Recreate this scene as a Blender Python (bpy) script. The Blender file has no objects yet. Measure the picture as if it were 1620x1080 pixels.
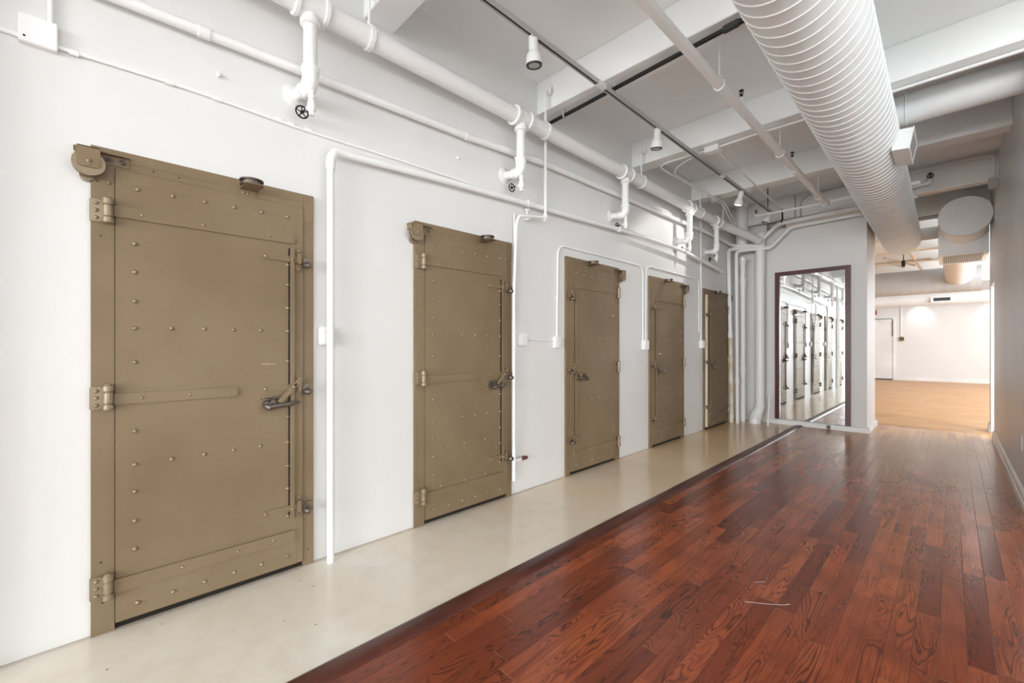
import bpy, bmesh, math, random
from mathutils import Vector, Matrix
random.seed(7)
S = bpy.context.scene
C = S.collection
PI = math.pi
WX = -2.5            # left wall plane
RX = 0.385           # right wall plane
SL = 3.46            # ceiling slab
BZ = 3.19            # beam underside

# ------------------------------------------------------------------ materials
def new_mat(name):
    m = bpy.data.materials.new(name); m.use_nodes = True
    nt = m.node_tree; nt.nodes.clear()
    o = nt.nodes.new('ShaderNodeOutputMaterial'); b = nt.nodes.new('ShaderNodeBsdfPrincipled')
    nt.links.new(b.outputs[0], o.inputs[0])
    return m, nt, b

def N(nt, t, **k):
    n = nt.nodes.new(t)
    for a, v in k.items():
        if a.startswith('i_'):
            n.inputs[int(a[2:])].default_value = v
        else:
            setattr(n, a, v)
    return n

def mapr(nt, src, a, b, c, d, clamp=True):
    n = N(nt, 'ShaderNodeMapRange'); n.clamp = clamp
    nt.links.new(src, n.inputs[0])
    for i, v in enumerate((a, b, c, d)): n.inputs[i + 1].default_value = v
    return n.outputs[0]

def math_(nt, op, a, b=None, c=None):
    n = N(nt, 'ShaderNodeMath'); n.operation = op
    for i, v in enumerate((a, b, c)):
        if v is None: continue
        if isinstance(v, (int, float)): n.inputs[i].default_value = v
        else: nt.links.new(v, n.inputs[i])
    return n.outputs[0]

def mix(nt, fac, a, b, blend='MIX'):
    n = N(nt, 'ShaderNodeMix'); n.data_type = 'RGBA'; n.blend_type = blend
    for i, v in ((0, fac), (6, a), (7, b)):
        if isinstance(v, (int, float)): n.inputs[i].default_value = v
        elif isinstance(v, tuple): n.inputs[i].default_value = (*v, 1)
        else: nt.links.new(v, n.inputs[i])
    return n.outputs[2]

def paint(name, col, rough=.5, spec=.4, bump=.15, scale=60, metal=0, mottled=.06, col2=None, bigscale=1.3):
    m, nt, b = new_mat(name)
    tc = N(nt, 'ShaderNodeTexCoord')
    n1 = N(nt, 'ShaderNodeTexNoise'); n1.inputs['Scale'].default_value = bigscale; n1.inputs['Detail'].default_value = 6
    n2 = N(nt, 'ShaderNodeTexNoise'); n2.inputs['Scale'].default_value = scale; n2.inputs['Detail'].default_value = 4
    nt.links.new(tc.outputs['Object'], n1.inputs[0]); nt.links.new(tc.outputs['Object'], n2.inputs[0])
    c2 = col2 or tuple(c * (1 - mottled * 2) for c in col)
    f = mapr(nt, n1.outputs[0], .35, .65, 0, 1)
    nt.links.new(mix(nt, f, col, c2), b.inputs['Base Color'])
    b.inputs['Roughness'].default_value = rough
    b.inputs['Metallic'].default_value = metal
    b.inputs['Specular IOR Level'].default_value = spec
    if bump:
        bp = N(nt, 'ShaderNodeBump'); bp.inputs['Strength'].default_value = bump; bp.inputs['Distance'].default_value = .01
        nt.links.new(n2.outputs[0], bp.inputs['Height']); nt.links.new(bp.outputs[0], b.inputs['Normal'])
    return m

M = {}
M['wall'] = paint('white wall paint', (.735, .733, .722), .5, .35, .10, 14, mottled=.01)
M['ceiling'] = paint('ceiling paint', (.865, .885, .888), .7, .2, .08, 20, mottled=.02)
M['greywall'] = paint('soft white satin paint', (.64, .66, .675), .33, .5, .03, 20, mottled=.03)
M['pipe'] = paint('white pipe paint', (.84, .845, .845), .38, .45, .06, 45, mottled=.01)
M['duct'] = paint('white duct paint', (.79, .805, .815), .45, .4, .03, 30, mottled=.03, bigscale=3)
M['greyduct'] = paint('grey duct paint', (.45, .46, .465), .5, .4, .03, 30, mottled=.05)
M['olive'] = paint('olive brown enamel', (.240, .178, .108), .55, .25, .05, 90, mottled=.05, col2=(.196, .139, .080), bigscale=1.6)
M['olive_hw'] = paint('olive hardware enamel', (.28, .212, .135), .27, .6, .06, 120, metal=.25, mottled=.06, bigscale=12)
M['worn'] = paint('worn bare metal', (.17, .14, .115), .34, .6, .1, 150, metal=.7, mottled=.12, bigscale=20)
M['dark'] = paint('black paint', (.012, .012, .013), .4, .4, 0)
M['darkgap'] = paint('dark recess', (.03, .026, .02), .8, .1, 0)  # near black standing in for the shade inside gaps
M['foam'] = paint('cream insulated door edge', (.74, .66, .52), .6, .3, .1, 40)
M['base'] = paint('white gloss trim', (.83, .83, .82), .35, .5, 0)
M['grey'] = paint('grey rubber', (.22, .22, .21), .6, .3, .1, 80)
M['track'] = paint('track aluminium', (.52, .52, .51), .45, .5, 0)
M['slot'] = paint('track slot', (.05, .05, .05), .6, .3, 0)
M['lens'] = paint('lamp lens', (.45, .45, .44), .25, .6, .2, 200)
M['red'] = paint('red sign plastic', (.45, .05, .02), .4, .5, 0)
M['brass'] = paint('brown pull box', (.20, .11, .03), .4, .5, 0)
M['rust'] = paint('rust stained pipe', (.80, .78, .73), .45, .4, .1, 50, col2=(.62, .47, .30), bigscale=5)
M['plate'] = paint('white plastic plate', (.85, .85, .84), .35, .5, 0)
M['redvalve'] = paint('old red valve cap', (.11, .035, .028), .5, .4, .3, 60)
M['white'] = paint('letter white', (.9, .9, .88), .5, .3, 0)

m, nt, b = new_mat('mirror glass'); b.inputs['Metallic'].default_value = 1; b.inputs['Roughness'].default_value = .0
b.inputs['Base Color'].default_value = (.92, .94, .94, 1); M['mirror'] = m
m, nt, b = new_mat('lamp glow'); b.inputs['Emission Color'].default_value = (1, .97, .9, 1); b.inputs['Emission Strength'].default_value = 12
M['glow'] = m

# dark cherry frame
m, nt, b = new_mat('cherry frame wood')
tc = N(nt, 'ShaderNodeTexCoord'); mp = N(nt, 'ShaderNodeMapping'); mp.inputs['Scale'].default_value = (40, 40, 3)
nz = N(nt, 'ShaderNodeTexNoise'); nz.inputs['Scale'].default_value = 1.5; nz.inputs['Detail'].default_value = 8
nt.links.new(tc.outputs['Object'], mp.inputs[0]); nt.links.new(mp.outputs[0], nz.inputs[0])
nt.links.new(mix(nt, mapr(nt, nz.outputs[0], .3, .7, 0, 1), (.105, .012, .017), (.045, .008, .014)), b.inputs['Base Color'])
b.inputs['Roughness'].default_value = .32; M['cherry'] = m

# old coated concrete
m, nt, b = new_mat('cream coated concrete')
tc = N(nt, 'ShaderNodeTexCoord')
a1 = N(nt, 'ShaderNodeTexNoise'); a1.inputs['Scale'].default_value = 1.6; a1.inputs['Detail'].default_value = 8; a1.inputs['Distortion'].default_value = .6
a2 = N(nt, 'ShaderNodeTexNoise'); a2.inputs['Scale'].default_value = 9; a2.inputs['Detail'].default_value = 8
a3 = N(nt, 'ShaderNodeTexVoronoi'); a3.inputs['Scale'].default_value = 9; a3.inputs['Randomness'].default_value = 1
for a in (a1, a2, a3): nt.links.new(tc.outputs['Object'], a.inputs[0])
c = mix(nt, mapr(nt, a1.outputs[0], .32, .68, 0, 1), (.74, .705, .63), (.70, .635, .53))
c = mix(nt, mapr(nt, a2.outputs[0], .45, .8, 0, .55), c, (.64, .56, .45))
sx = N(nt, 'ShaderNodeSeparateXYZ'); nt.links.new(tc.outputs['Object'], sx.inputs[0])
# tan growing towards the pipes: warm light put into the coating colour
old = math_(nt, 'ADD', sx.outputs[1], math_(nt, 'MULTIPLY', a1.outputs[0], 2.0))
c = mix(nt, mapr(nt, old, 2.0, 6.6, 0, .95), c, (.70, .48, .275))
# fine dark specks
c = mix(nt, mapr(nt, a3.outputs['Distance'], .035, .05, .8, 0), c, (.16, .13, .10))
# brown line of dirt along the wall foot
edge = math_(nt, 'ADD', sx.outputs[0], math_(nt, 'MULTIPLY', a2.outputs[0], .06))
c = mix(nt, mapr(nt, edge, -2.5 + .035, -2.5 + .075, .55, 0), c, (.24, .15, .085))
nt.links.new(c, b.inputs['Base Color'])
nt.links.new(mapr(nt, a2.outputs[0], .3, .8, .17, .24), b.inputs['Roughness'])
b.inputs['Specular IOR Level'].default_value = .75
bp = N(nt, 'ShaderNodeBump'); bp.inputs['Strength'].default_value = .12; bp.inputs['Distance'].default_value = .02
nt.links.new(a1.outputs[0], bp.inputs['Height']); nt.links.new(bp.outputs[0], b.inputs['Normal'])
M['concrete'] = m

def wood(name, light):
    """strip oak floor, boards along Y (stained) or X (natural)"""
    m, nt, b = new_mat(name)
    tc = N(nt, 'ShaderNodeTexCoord'); sp = N(nt, 'ShaderNodeSeparateXYZ'); nt.links.new(tc.outputs['Object'], sp.inputs[0])
    X, Y = (sp.outputs[0], sp.outputs[1]) if not light else (sp.outputs[1], sp.outputs[0])
    W, L = .0765, .95
    rx = math_(nt, 'DIVIDE', math_(nt, 'ADD', X, 20.0), W)
    row = math_(nt, 'FLOOR', rx)
    wn = N(nt, 'ShaderNodeTexWhiteNoise'); wn.noise_dimensions = '1D'; nt.links.new(row, wn.inputs['W'])
    ry = math_(nt, 'ADD', math_(nt, 'DIVIDE', math_(nt, 'ADD', Y, 20.0), L), math_(nt, 'MULTIPLY', wn.outputs[0], 7.3))
    col = math_(nt, 'FLOOR', ry)
    cb = N(nt, 'ShaderNodeCombineXYZ'); nt.links.new(row, cb.inputs[0]); nt.links.new(col, cb.inputs[1])
    w2 = N(nt, 'ShaderNodeTexWhiteNoise'); w2.noise_dimensions = '2D'; nt.links.new(cb.outputs[0], w2.inputs['Vector'])
    idv = w2.outputs[0]; idc = w2.outputs['Color']
    fx = math_(nt, 'FRACT', rx); fy = math_(nt, 'FRACT', ry)
    # grain coordinates, shifted for every board
    g = N(nt, 'ShaderNodeCombineXYZ')
    nt.links.new(math_(nt, 'ADD', math_(nt, 'MULTIPLY', X, 9.0), math_(nt, 'MULTIPLY', idv, 91.0)), g.inputs[0])
    nt.links.new(math_(nt, 'MULTIPLY', Y, 1.15), g.inputs[1])
    nt.links.new(math_(nt, 'MULTIPLY', idv, 37.0), g.inputs[2])
    n1 = N(nt, 'ShaderNodeTexNoise'); n1.inputs['Scale'].default_value = 1.25; n1.inputs['Detail'].default_value = 1.6; n1.inputs['Distortion'].default_value = .9
    nt.links.new(g.outputs[0], n1.inputs[0])
    rings = math_(nt, 'ABSOLUTE', math_(nt, 'SINE', math_(nt, 'MULTIPLY', n1.outputs[0], 60.0)))
    rings = mapr(nt, rings, .05, .8, 1, 0)
    pick = mapr(nt, n1.outputs[0], .42, .60, .1, 1)
    rings = math_(nt, 'MULTIPLY', rings, pick)
    g2 = N(nt, 'ShaderNodeCombineXYZ')
    nt.links.new(math_(nt, 'MULTIPLY', X, 190.0), g2.inputs[0]); nt.links.new(math_(nt, 'MULTIPLY', Y, 5.0), g2.inputs[1]); nt.links.new(math_(nt, 'MULTIPLY', idv, 50.0), g2.inputs[2])
    n2 = N(nt, 'ShaderNodeTexNoise'); n2.inputs['Scale'].default_value = 1.0; n2.inputs['Detail'].default_value = 3; nt.links.new(g2.outputs[0], n2.inputs[0])
    n3 = N(nt, 'ShaderNodeTexNoise'); n3.inputs['Scale'].default_value = 3.0; n3.inputs['Detail'].default_value = 3; nt.links.new(tc.outputs['Object'], n3.inputs[0])
    if light:
        c = mix(nt, idv, (.58, .32, .125), (.47, .235, .085))
        c = mix(nt, math_(nt, 'MULTIPLY', rings, .25), c, (.30, .15, .06))
        c = mix(nt, mapr(nt, n3.outputs[0], .4, .7, 0, .5), c, (.52, .28, .11))
        seamc = (.20, .10, .045); rough = (.32, .42)
    else:
        c = mix(nt, mapr(nt, idv, 0, 1, 0, 1), (.37, .088, .032), (.150, .030, .013))
        sepc = N(nt, 'ShaderNodeSeparateColor'); nt.links.new(idc, sepc.inputs[0])
        c = mix(nt, mapr(nt, sepc.outputs[1], .74, .86, 0, .8), c, (.37, .093, .033))
        c = mix(nt, mapr(nt, n3.outputs[0], .45, .75, 0, .55), c, (.11, .020, .012))
        c = mix(nt, mapr(nt, n2.outputs[0], .45, .75, 0, .45), c, (.075, .014, .008))
        c = mix(nt, math_(nt, 'MULTIPLY', rings, .78), c, (.030, .009, .007))
        # boards paler towards the big room: its light put into their stain colour
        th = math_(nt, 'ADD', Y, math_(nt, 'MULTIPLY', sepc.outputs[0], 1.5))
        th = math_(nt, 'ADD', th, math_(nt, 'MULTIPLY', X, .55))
        worn = mix(nt, idv, (.66, .35, .13), (.46, .20, .065))  # lit tone painted into the boards, same finish as the rest
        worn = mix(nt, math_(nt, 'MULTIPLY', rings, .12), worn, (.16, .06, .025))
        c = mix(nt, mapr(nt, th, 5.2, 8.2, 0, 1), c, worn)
        seamc = (.020, .007, .005); rough = (.185, .25)
    # seams: long sides dark, butts pale where the finish has chipped
    ex = math_(nt, 'MULTIPLY', math_(nt, 'MINIMUM', fx, math_(nt, 'SUBTRACT', 1.0, fx)), W)
    ey = math_(nt, 'MULTIPLY', math_(nt, 'MINIMUM', fy, math_(nt, 'SUBTRACT', 1.0, fy)), L)
    c = mix(nt, mapr(nt, ex, .0004, .0011, .75, 0), c, seamc)
    butt = (.40, .22, .12) if not light else seamc
    c = mix(nt, math_(nt, 'MULTIPLY', mapr(nt, ey, .0006, .0013, .8, 0), mapr(nt, n3.outputs[0], .42, .55, .2, 1)), c, butt)
    nt.links.new(c, b.inputs['Base Color'])
    r = mapr(nt, n3.outputs[0], .3, .7, rough[0], rough[1])
    nt.links.new(r, b.inputs['Roughness'])
    b.inputs['Specular IOR Level'].default_value = .40
    # each board a hair out of level
    bp = N(nt, 'ShaderNodeBump'); bp.inputs['Strength'].default_value = .30; bp.inputs['Distance'].default_value = .002
    h = mapr(nt, ex, 0, .002, -.5, 0)
    h = math_(nt, 'ADD', h, math_(nt, 'MULTIPLY', math_(nt, 'MULTIPLY', fx, math_(nt, 'SUBTRACT', sepi(nt, idc), .5)), 1.2))
    nt.links.new(h, bp.inputs['Height']); nt.links.new(bp.outputs[0], b.inputs['Normal'])
    return m
def sepi(nt, c):
    s = N(nt, 'ShaderNodeSeparateColor'); nt.links.new(c, s.inputs[0]); return s.outputs[2]
M['reducer'] = paint('reducer strip stain', (.10, .026, .014), .38, .4, .1, 30, col2=(.06, .014, .009), bigscale=4)
M['palefloor'] = paint('pale grey floor coating', (.62, .61, .58), .3, .5, .05, 10)  # unseen floor kept pale to bounce neutral light onto the ceiling
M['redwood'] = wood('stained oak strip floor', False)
M['maple'] = wood('natural maple strip floor', True)

# ------------------------------------------------------------------ mesh builder
class MB:
    def __init__(self): self.v = []; self.f = []
    def add(self, vs, fs):
        o = len(self.v); self.v += [tuple(p) for p in vs]; self.f += [tuple(i + o for i in f) for f in fs]; return self
    def box(self, x0, x1, y0, y1, z0, z1, bev=0):
        if x0 > x1: x0, x1 = x1, x0
        if y0 > y1: y0, y1 = y1, y0
        if z0 > z1: z0, z1 = z1, z0
        bm = bmesh.new()
        bmesh.ops.create_cube(bm, size=1)
        for v in bm.verts:
            v.co = ((x0 + x1) / 2 + v.co.x * (x1 - x0), (y0 + y1) / 2 + v.co.y * (y1 - y0), (z0 + z1) / 2 + v.co.z * (z1 - z0))
        if bev:
            bev = min(bev, .45 * min(x1 - x0, y1 - y0, z1 - z0))
            bmesh.ops.bevel(bm, geom=bm.edges[:], offset=bev, segments=2, affect='EDGES')
        bm.verts.index_update()
        self.add([v.co[:] for v in bm.verts], [[v.index for v in f.verts] for f in bm.faces]); bm.free(); return self
    def tube(self, pts, r, seg=14, caps=True, rad=None):
        pts = [Vector(p) for p in pts]; n = len(pts)
        rs = r if isinstance(r, (list, tuple)) else [r] * n
        T = []
        for i in range(n):
            if i == 0: t = pts[1] - pts[0]
            elif i == n - 1: t = pts[-1] - pts[-2]
            else: t = (pts[i + 1] - pts[i]).normalized() + (pts[i] - pts[i - 1]).normalized()
            T.append(t.normalized())
        a = Vector((0, 0, 1)) if abs(T[0].z) < .9 else Vector((1, 0, 0))
        u = T[0].cross(a).normalized(); vs = []
        for i in range(n):
            u = (u - T[i] * u.dot(T[i])).normalized(); w = T[i].cross(u)
            for k in range(seg):
                t = 2 * PI * k / seg
                vs.append(pts[i] + (u * math.cos(t) + w * math.sin(t)) * rs[i])
        fs = []
        for i in range(n - 1):
            for k in range(seg):
                fs.append((i * seg + k, i * seg + (k + 1) % seg, (i + 1) * seg + (k + 1) % seg, (i + 1) * seg + k))
        if caps: fs += [tuple(reversed(range(seg))), tuple(range((n - 1) * seg, n * seg))]
        return self.add(vs, fs)
    def cyl(self, p0, p1, r0, r1=None, seg=20): return self.tube([p0, p1], [r0, r0 if r1 is None else r1], seg)
    def prism(self, poly, axis, a, b):
        """poly in the plane across axis: 'x' -> (y,z), 'y' -> (x,z), 'z' -> (x,y)"""
        def P(p, t): return {'x': (t, p[0], p[1]), 'y': (p[0], t, p[1]), 'z': (p[0], p[1], t)}[axis]
        n = len(poly)
        vs = [P(p, a) for p in poly] + [P(p, b) for p in poly]
        fs = [tuple(range(n)), tuple(range(2 * n - 1, n - 1, -1))] + [(i, (i + 1) % n, n + (i + 1) % n, n + i) for i in range(n)]
        return self.add(vs, fs)
    def dome(self, c, r, axis='x', h=.7, seg=12, rings=4):
        vs = []; fs = []
        for j in range(rings):
            t = PI / 2 * j / rings
            for k in range(seg):
                a = 2 * PI * k / seg
                p = (r * math.cos(t) * math.cos(a), r * math.cos(t) * math.sin(a), r * h * math.sin(t))
                vs.append(p)
        vs.append((0, 0, r * h)); top = len(vs) - 1
        for j in range(rings - 1):
            for k in range(seg): fs.append((j * seg + k, j * seg + (k + 1) % seg, (j + 1) * seg + (k + 1) % seg, (j + 1) * seg + k))
        for k in range(seg): fs.append(((rings - 1) * seg + k, (rings - 1) * seg + (k + 1) % seg, top))
        fs.append(tuple(reversed(range(seg))))
        if axis == 'x': vs = [(c[0] + z, c[1] + x, c[2] + y) for x, y, z in vs]
        elif axis == '-z': vs = [(c[0] + x, c[1] + y, c[2] - z) for x, y, z in vs]
        else: vs = [(c[0] + x, c[1] + y, c[2] + z) for x, y, z in vs]
        return self.add(vs, fs)
    def torus(self, c, R, r, axis='x', seg=28, s2=8):
        pts = []
        for k in range(seg + 1):
            a = 2 * PI * k / seg
            o = {'x': (0, R * math.cos(a), R * math.sin(a)), 'y': (R * math.cos(a), 0, R * math.sin(a)), 'z': (R * math.cos(a), R * math.sin(a), 0)}[axis]
            pts.append((c[0] + o[0], c[1] + o[1], c[2] + o[2]))
        return self.tube(pts, r, s2, caps=False)
    def build(self, name, mat, parent=None, ang=35):
        me = bpy.data.meshes.new(name)
        bm = bmesh.new()
        vv = [bm.verts.new(p) for p in self.v]
        for f in self.f:
            try: bm.faces.new([vv[i] for i in f])
            except ValueError: pass
        bmesh.ops.recalc_face_normals(bm, faces=bm.faces[:])
        bm.to_mesh(me); bm.free()
        me.materials.append(M[mat] if isinstance(mat, str) else mat)
        me.shade_smooth(); me.set_sharp_from_angle(angle=math.radians(ang))
        o = bpy.data.objects.new(name, me); C.objects.link(o)
        if parent is not None:
            o.parent = parent
            o.matrix_parent_inverse = Matrix.Translation(parent_loc(parent)).inverted()
        return o
def parent_loc(p): return Vector(p.location) if p.type == 'EMPTY' else Vector((0, 0, 0))

def rnd(pts, rad, n=6):
    """round the corners of a polyline"""
    pts = [Vector(p) for p in pts]; out = [pts[0]]
    for i in range(1, len(pts) - 1):
        a, b, c = pts[i - 1], pts[i], pts[i + 1]
        r = min(rad, (a - b).length * .49, (c - b).length * .49)
        p = b + (a - b).normalized() * r; q = b + (c - b).normalized() * r
        for k in range(n + 1):
            t = k / n
            out.append((1 - t) ** 2 * p + 2 * t * (1 - t) * b + t * t * q)
    out.append(pts[-1]); return out

def tag(o, label, cat, group=None):
    o['label'] = label; o['category'] = cat
    if group: o['group'] = group
    return o
def thing(name, loc, label, cat, group=None):
    o = bpy.data.objects.new(name, None); C.objects.link(o); o.location = loc; o.empty_display_size = .1
    bpy.context.view_layer.update()
    return tag(o, label, cat, group)
def struct(o): o['kind'] = 'structure'; return o
def lab(o, s): o['label'] = s; return o

# ------------------------------------------------------------------ setting
D5 = (6.36, 7.165, 1.93)   # hole behind the ajar door
w = MB()
w.box(WX - .35, WX, -8.2, D5[0], -.1, SL + .2)
w.box(WX - .35, WX, D5[1], 8.0, -.1, SL + .2)
w.box(WX - .35, WX, D5[0], D5[1], D5[2], SL + .2)
w.box(WX - .40, WX - .35, D5[0] - .1, D5[1] + .1, -.1, D5[2] + .1)
struct(w.build('wall_left', 'wall'))
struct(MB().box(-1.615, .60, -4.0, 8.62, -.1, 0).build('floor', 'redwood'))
struct(MB().box(.60, 5.2, -4.0, 8.62, -.1, 0).box(-1.615, 5.2, -8.2, -4.0, -.1, 0).build('floor', 'palefloor'))  # out of view, added pale as a light reflector
struct(MB().box(-6.2, 4.2, 8.62, 20.7, -.1, 0).build('floor', 'maple'))
struct(MB().box(WX - .4, -1.615, -8.2, 8.0, -.1, 0).build('floor', 'concrete'))
struct(MB().box(-6.3, 5.4, -8.3, 20.8, SL, SL + .2).build('ceiling', 'ceiling'))
# reducer strip between concrete and boards
tp = [(-1.66, 0), (-1.655, .006), (-1.635, .012), (-1.618, .013), (-1.600, .017), (-1.578, .016), (-1.560, .008), (-1.553, .0005), (-1.553, 0)]
struct(MB().prism(tp, 'y', -8.0, 7.62).build('trim_1', 'reducer'))
# mirror wall block and narrow wall behind the risers
struct(MB().box(-2.06, -.815, 7.65, 8.55, -.1, 3.02).build('wall_end', 'wall'))
struct(MB().box(WX, -2.06, 7.70, 8.0, -.1, SL).box(-2.06, -1.86, 7.90, 8.0, 3.0, SL).build('wall_end_recess', 'wall'))
hd = MB().box(WX, RX + .1, 7.50, 7.64, 3.135, SL)
for x in (-2.2, -1.28, -.68, .0): hd.box(x, x + .006, 7.497, 7.50, 3.14, SL)
struct(hd.build('wall_header', 'wall'))
# right wall
rw = MB().box(RX, RX + .12, 4.70, 8.30, -.1, SL).box(RX, RX + .12, 8.30, 8.95, 2.03, SL).box(RX, RX + .12, 8.95, 9.22, -.1, SL)
struct(rw.build('wall_right', 'greywall'))
struct(MB().box(RX + .12, 5.2, 4.70, 4.82, -.1, SL).build('wall_right_return', 'wall'))
# far room
struct(MB().box(-6.2, 4.2, 20.5, 20.7, -.1, SL).build('wall_far', 'wall'))
struct(MB().box(-6.3, -6.2, 8.0, 20.7, -.1, SL).build('wall_far_left', 'wall'))
struct(MB().box(-6.2, WX, 7.9, 8.0, -.1, SL).build('wall_far_near', 'wall'))
def window_wall(name, axis, pos, t, a0, a1, wins, z0, z1, mat='wall'):
    m = MB(); cur = a0
    def bx(p, q, u, v):
        if axis == 'x': m.box(pos, pos + t, p, q, u, v)
        else: m.box(p, q, pos, pos + t, u, v)
    for (p, q) in wins:
        bx(cur, p, -.1, SL); bx(p, q, -.1, z0); bx(p, q, z1, SL); cur = q
    bx(cur, a1, -.1, SL)
    return struct(m.build(name, mat))
RW = [(-7.2, -5.2), (-4.4, -2.4), (-1.6, .4), (1.2, 3.2)]  # side windows out of view, added to light the left wall evenly
window_wall('wall_window_side', 'x', 5.0, .2, -8.2, 4.82, RW, .8, 3.1)
BW = [(-2.1, -.3), (.3, 2.1), (2.7, 4.5)]
window_wall('wall_back', 'y', -8.2, .2, WX, 5.2, BW, .7, 3.1)
FW = [(5.2, 7.4), (9.8, 12.2), (13.0, 15.4), (16.2, 18.6)]  # unseen windows added to brighten the far room and the side opening
window_wall('wall_far_right', 'x', 4.0, .2, 4.82, 20.7, FW, .8, 3.1)
k = 0
def wframe(axis, pos, p, q, z0, z1):
    global k; k += 1
    m = MB(); f = .06
    def bx(a, b, u, v):
        if axis == 'x': m.box(pos, pos + .06, a, b, u, v)
        else: m.box(a, b, pos, pos + .06, u, v)
    bx(p, p + f, z0, z1); bx(q - f, q, z0, z1); bx(p + f, q - f, z0, z0 + f); bx(p + f, q - f, z1 - f, z1)
    bx((p + q) / 2 - .02, (p + q) / 2 + .02, z0 + f, z1 - f); bx(p + f, q - f, (z0 + z1) / 2 - .02, (z0 + z1) / 2 + .02)
    struct(m.build('window_%d' % k, 'base'))
for p, q in RW: wframe('x', 5.07, p, q, .8, 3.1)
for p, q in BW: wframe('y', -8.13, p, q, .7, 3.1)
for p, q in FW: wframe('x', 4.07, p, q, .8, 3.1)
# beams
for i, y in enumerate([-6.65, -5.08, -3.51, -1.94, -.37, 1.19, 2.755, 4.325]):
    struct(MB().box(WX, 5.0, y, y + .195, BZ, SL, .004).build('ceiling_beam', 'ceiling'))
struct(MB().box(WX, RX, 5.90, 6.10, BZ, SL, .004).build('ceiling_beam', 'ceiling'))
for y in (9.05, 10.62, 12.19, 13.76, 16.1, 17.7, 19.2):
    struct(MB().box(-6.2, 4.0, y, y + .2, BZ, SL, .004).build('ceiling_beam', 'ceiling'))
# baseboards
bp_ = [(0, 0), (-.022, 0), (-.022, .055), (-.016, .062), (-.016, .098), (-.010, .112), (-.004, .118), (0, .12)]
struct(MB().prism([(RX + x, z) for x, z in bp_], 'y', 4.70, 8.27).build('baseboard_right', 'base'))
struct(MB().prism([(RX + x, z) for x, z in bp_], 'y', 8.97, 9.24).box(RX, RX + .12, 9.22, 9.24, 0, .12).build('baseboard_right', 'base'))
mb = MB()
q = [(0, 0), (-.028, 0), (-.028, .055), (-.022, .07), (0, .078)]
mb.prism([(7.65 + a, z) for a, z in q], 'x', -2.02, -.787)
mb.prism([(-.815 - a, z) for a, z in q], 'y', 7.65, 8.578)
struct(mb.build('baseboard_end', 'base'))
struct(MB().box(-1.36, 4.0, 20.48, 20.5, 0, .12).build('baseboard_far', 'base'))
# far door
fd = struct(MB().box(-2.36, -1.46, 20.475, 20.50, .03, 2.17, .003).build('door_1', 'base'))
MB().box(-2.42, -2.36, 20.46, 20.5, 0, 2.23).box(-1.46, -1.40, 20.46, 20.5, 0, 2.23).box(-2.36, -1.46, 20.46, 20.5, 2.17, 2.23).build('door_frame', 'base', fd)
MB().box(-2.36, -1.46, 20.44, 20.475, 0, .035).build('door_sweep', 'dark', fd)
MB().box(-2.30, -1.46, 20.46, 20.474, 2.175, 2.195).box(-1.475, -1.455, 20.45, 20.474, 1.55, 2.15).build('door_gasket', 'dark', fd)
MB().box(-1.80, -1.49, 20.42, 20.475, 2.09, 2.15, .008).build('door_closer', 'plate', fd)
for z in (.35, 1.05, 1.8): MB().box(-1.475, -1.455, 20.46, 20.477, z, z + .1).build('door_hinge', 'plate', fd)

# ------------------------------------------------------------------ cold room doors
rivet_mesh = None
def rivet(x, y, z, parent, r=.0095):
    global rivet_mesh
    if rivet_mesh is None:
        t = MB().dome((0, 0, 0), 1, 'x', .9).build('rivet', 'olive_hw'); rivet_mesh = t.data; bpy.data.objects.remove(t)
    o = bpy.data.objects.new('rivet', rivet_mesh); C.objects.link(o); o.parent = parent
    o.matrix_parent_inverse = Matrix.Translation(parent_loc(parent)).inverted()
    o.location = (x, y, z); o.scale = (r, r, r)
    return o

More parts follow.
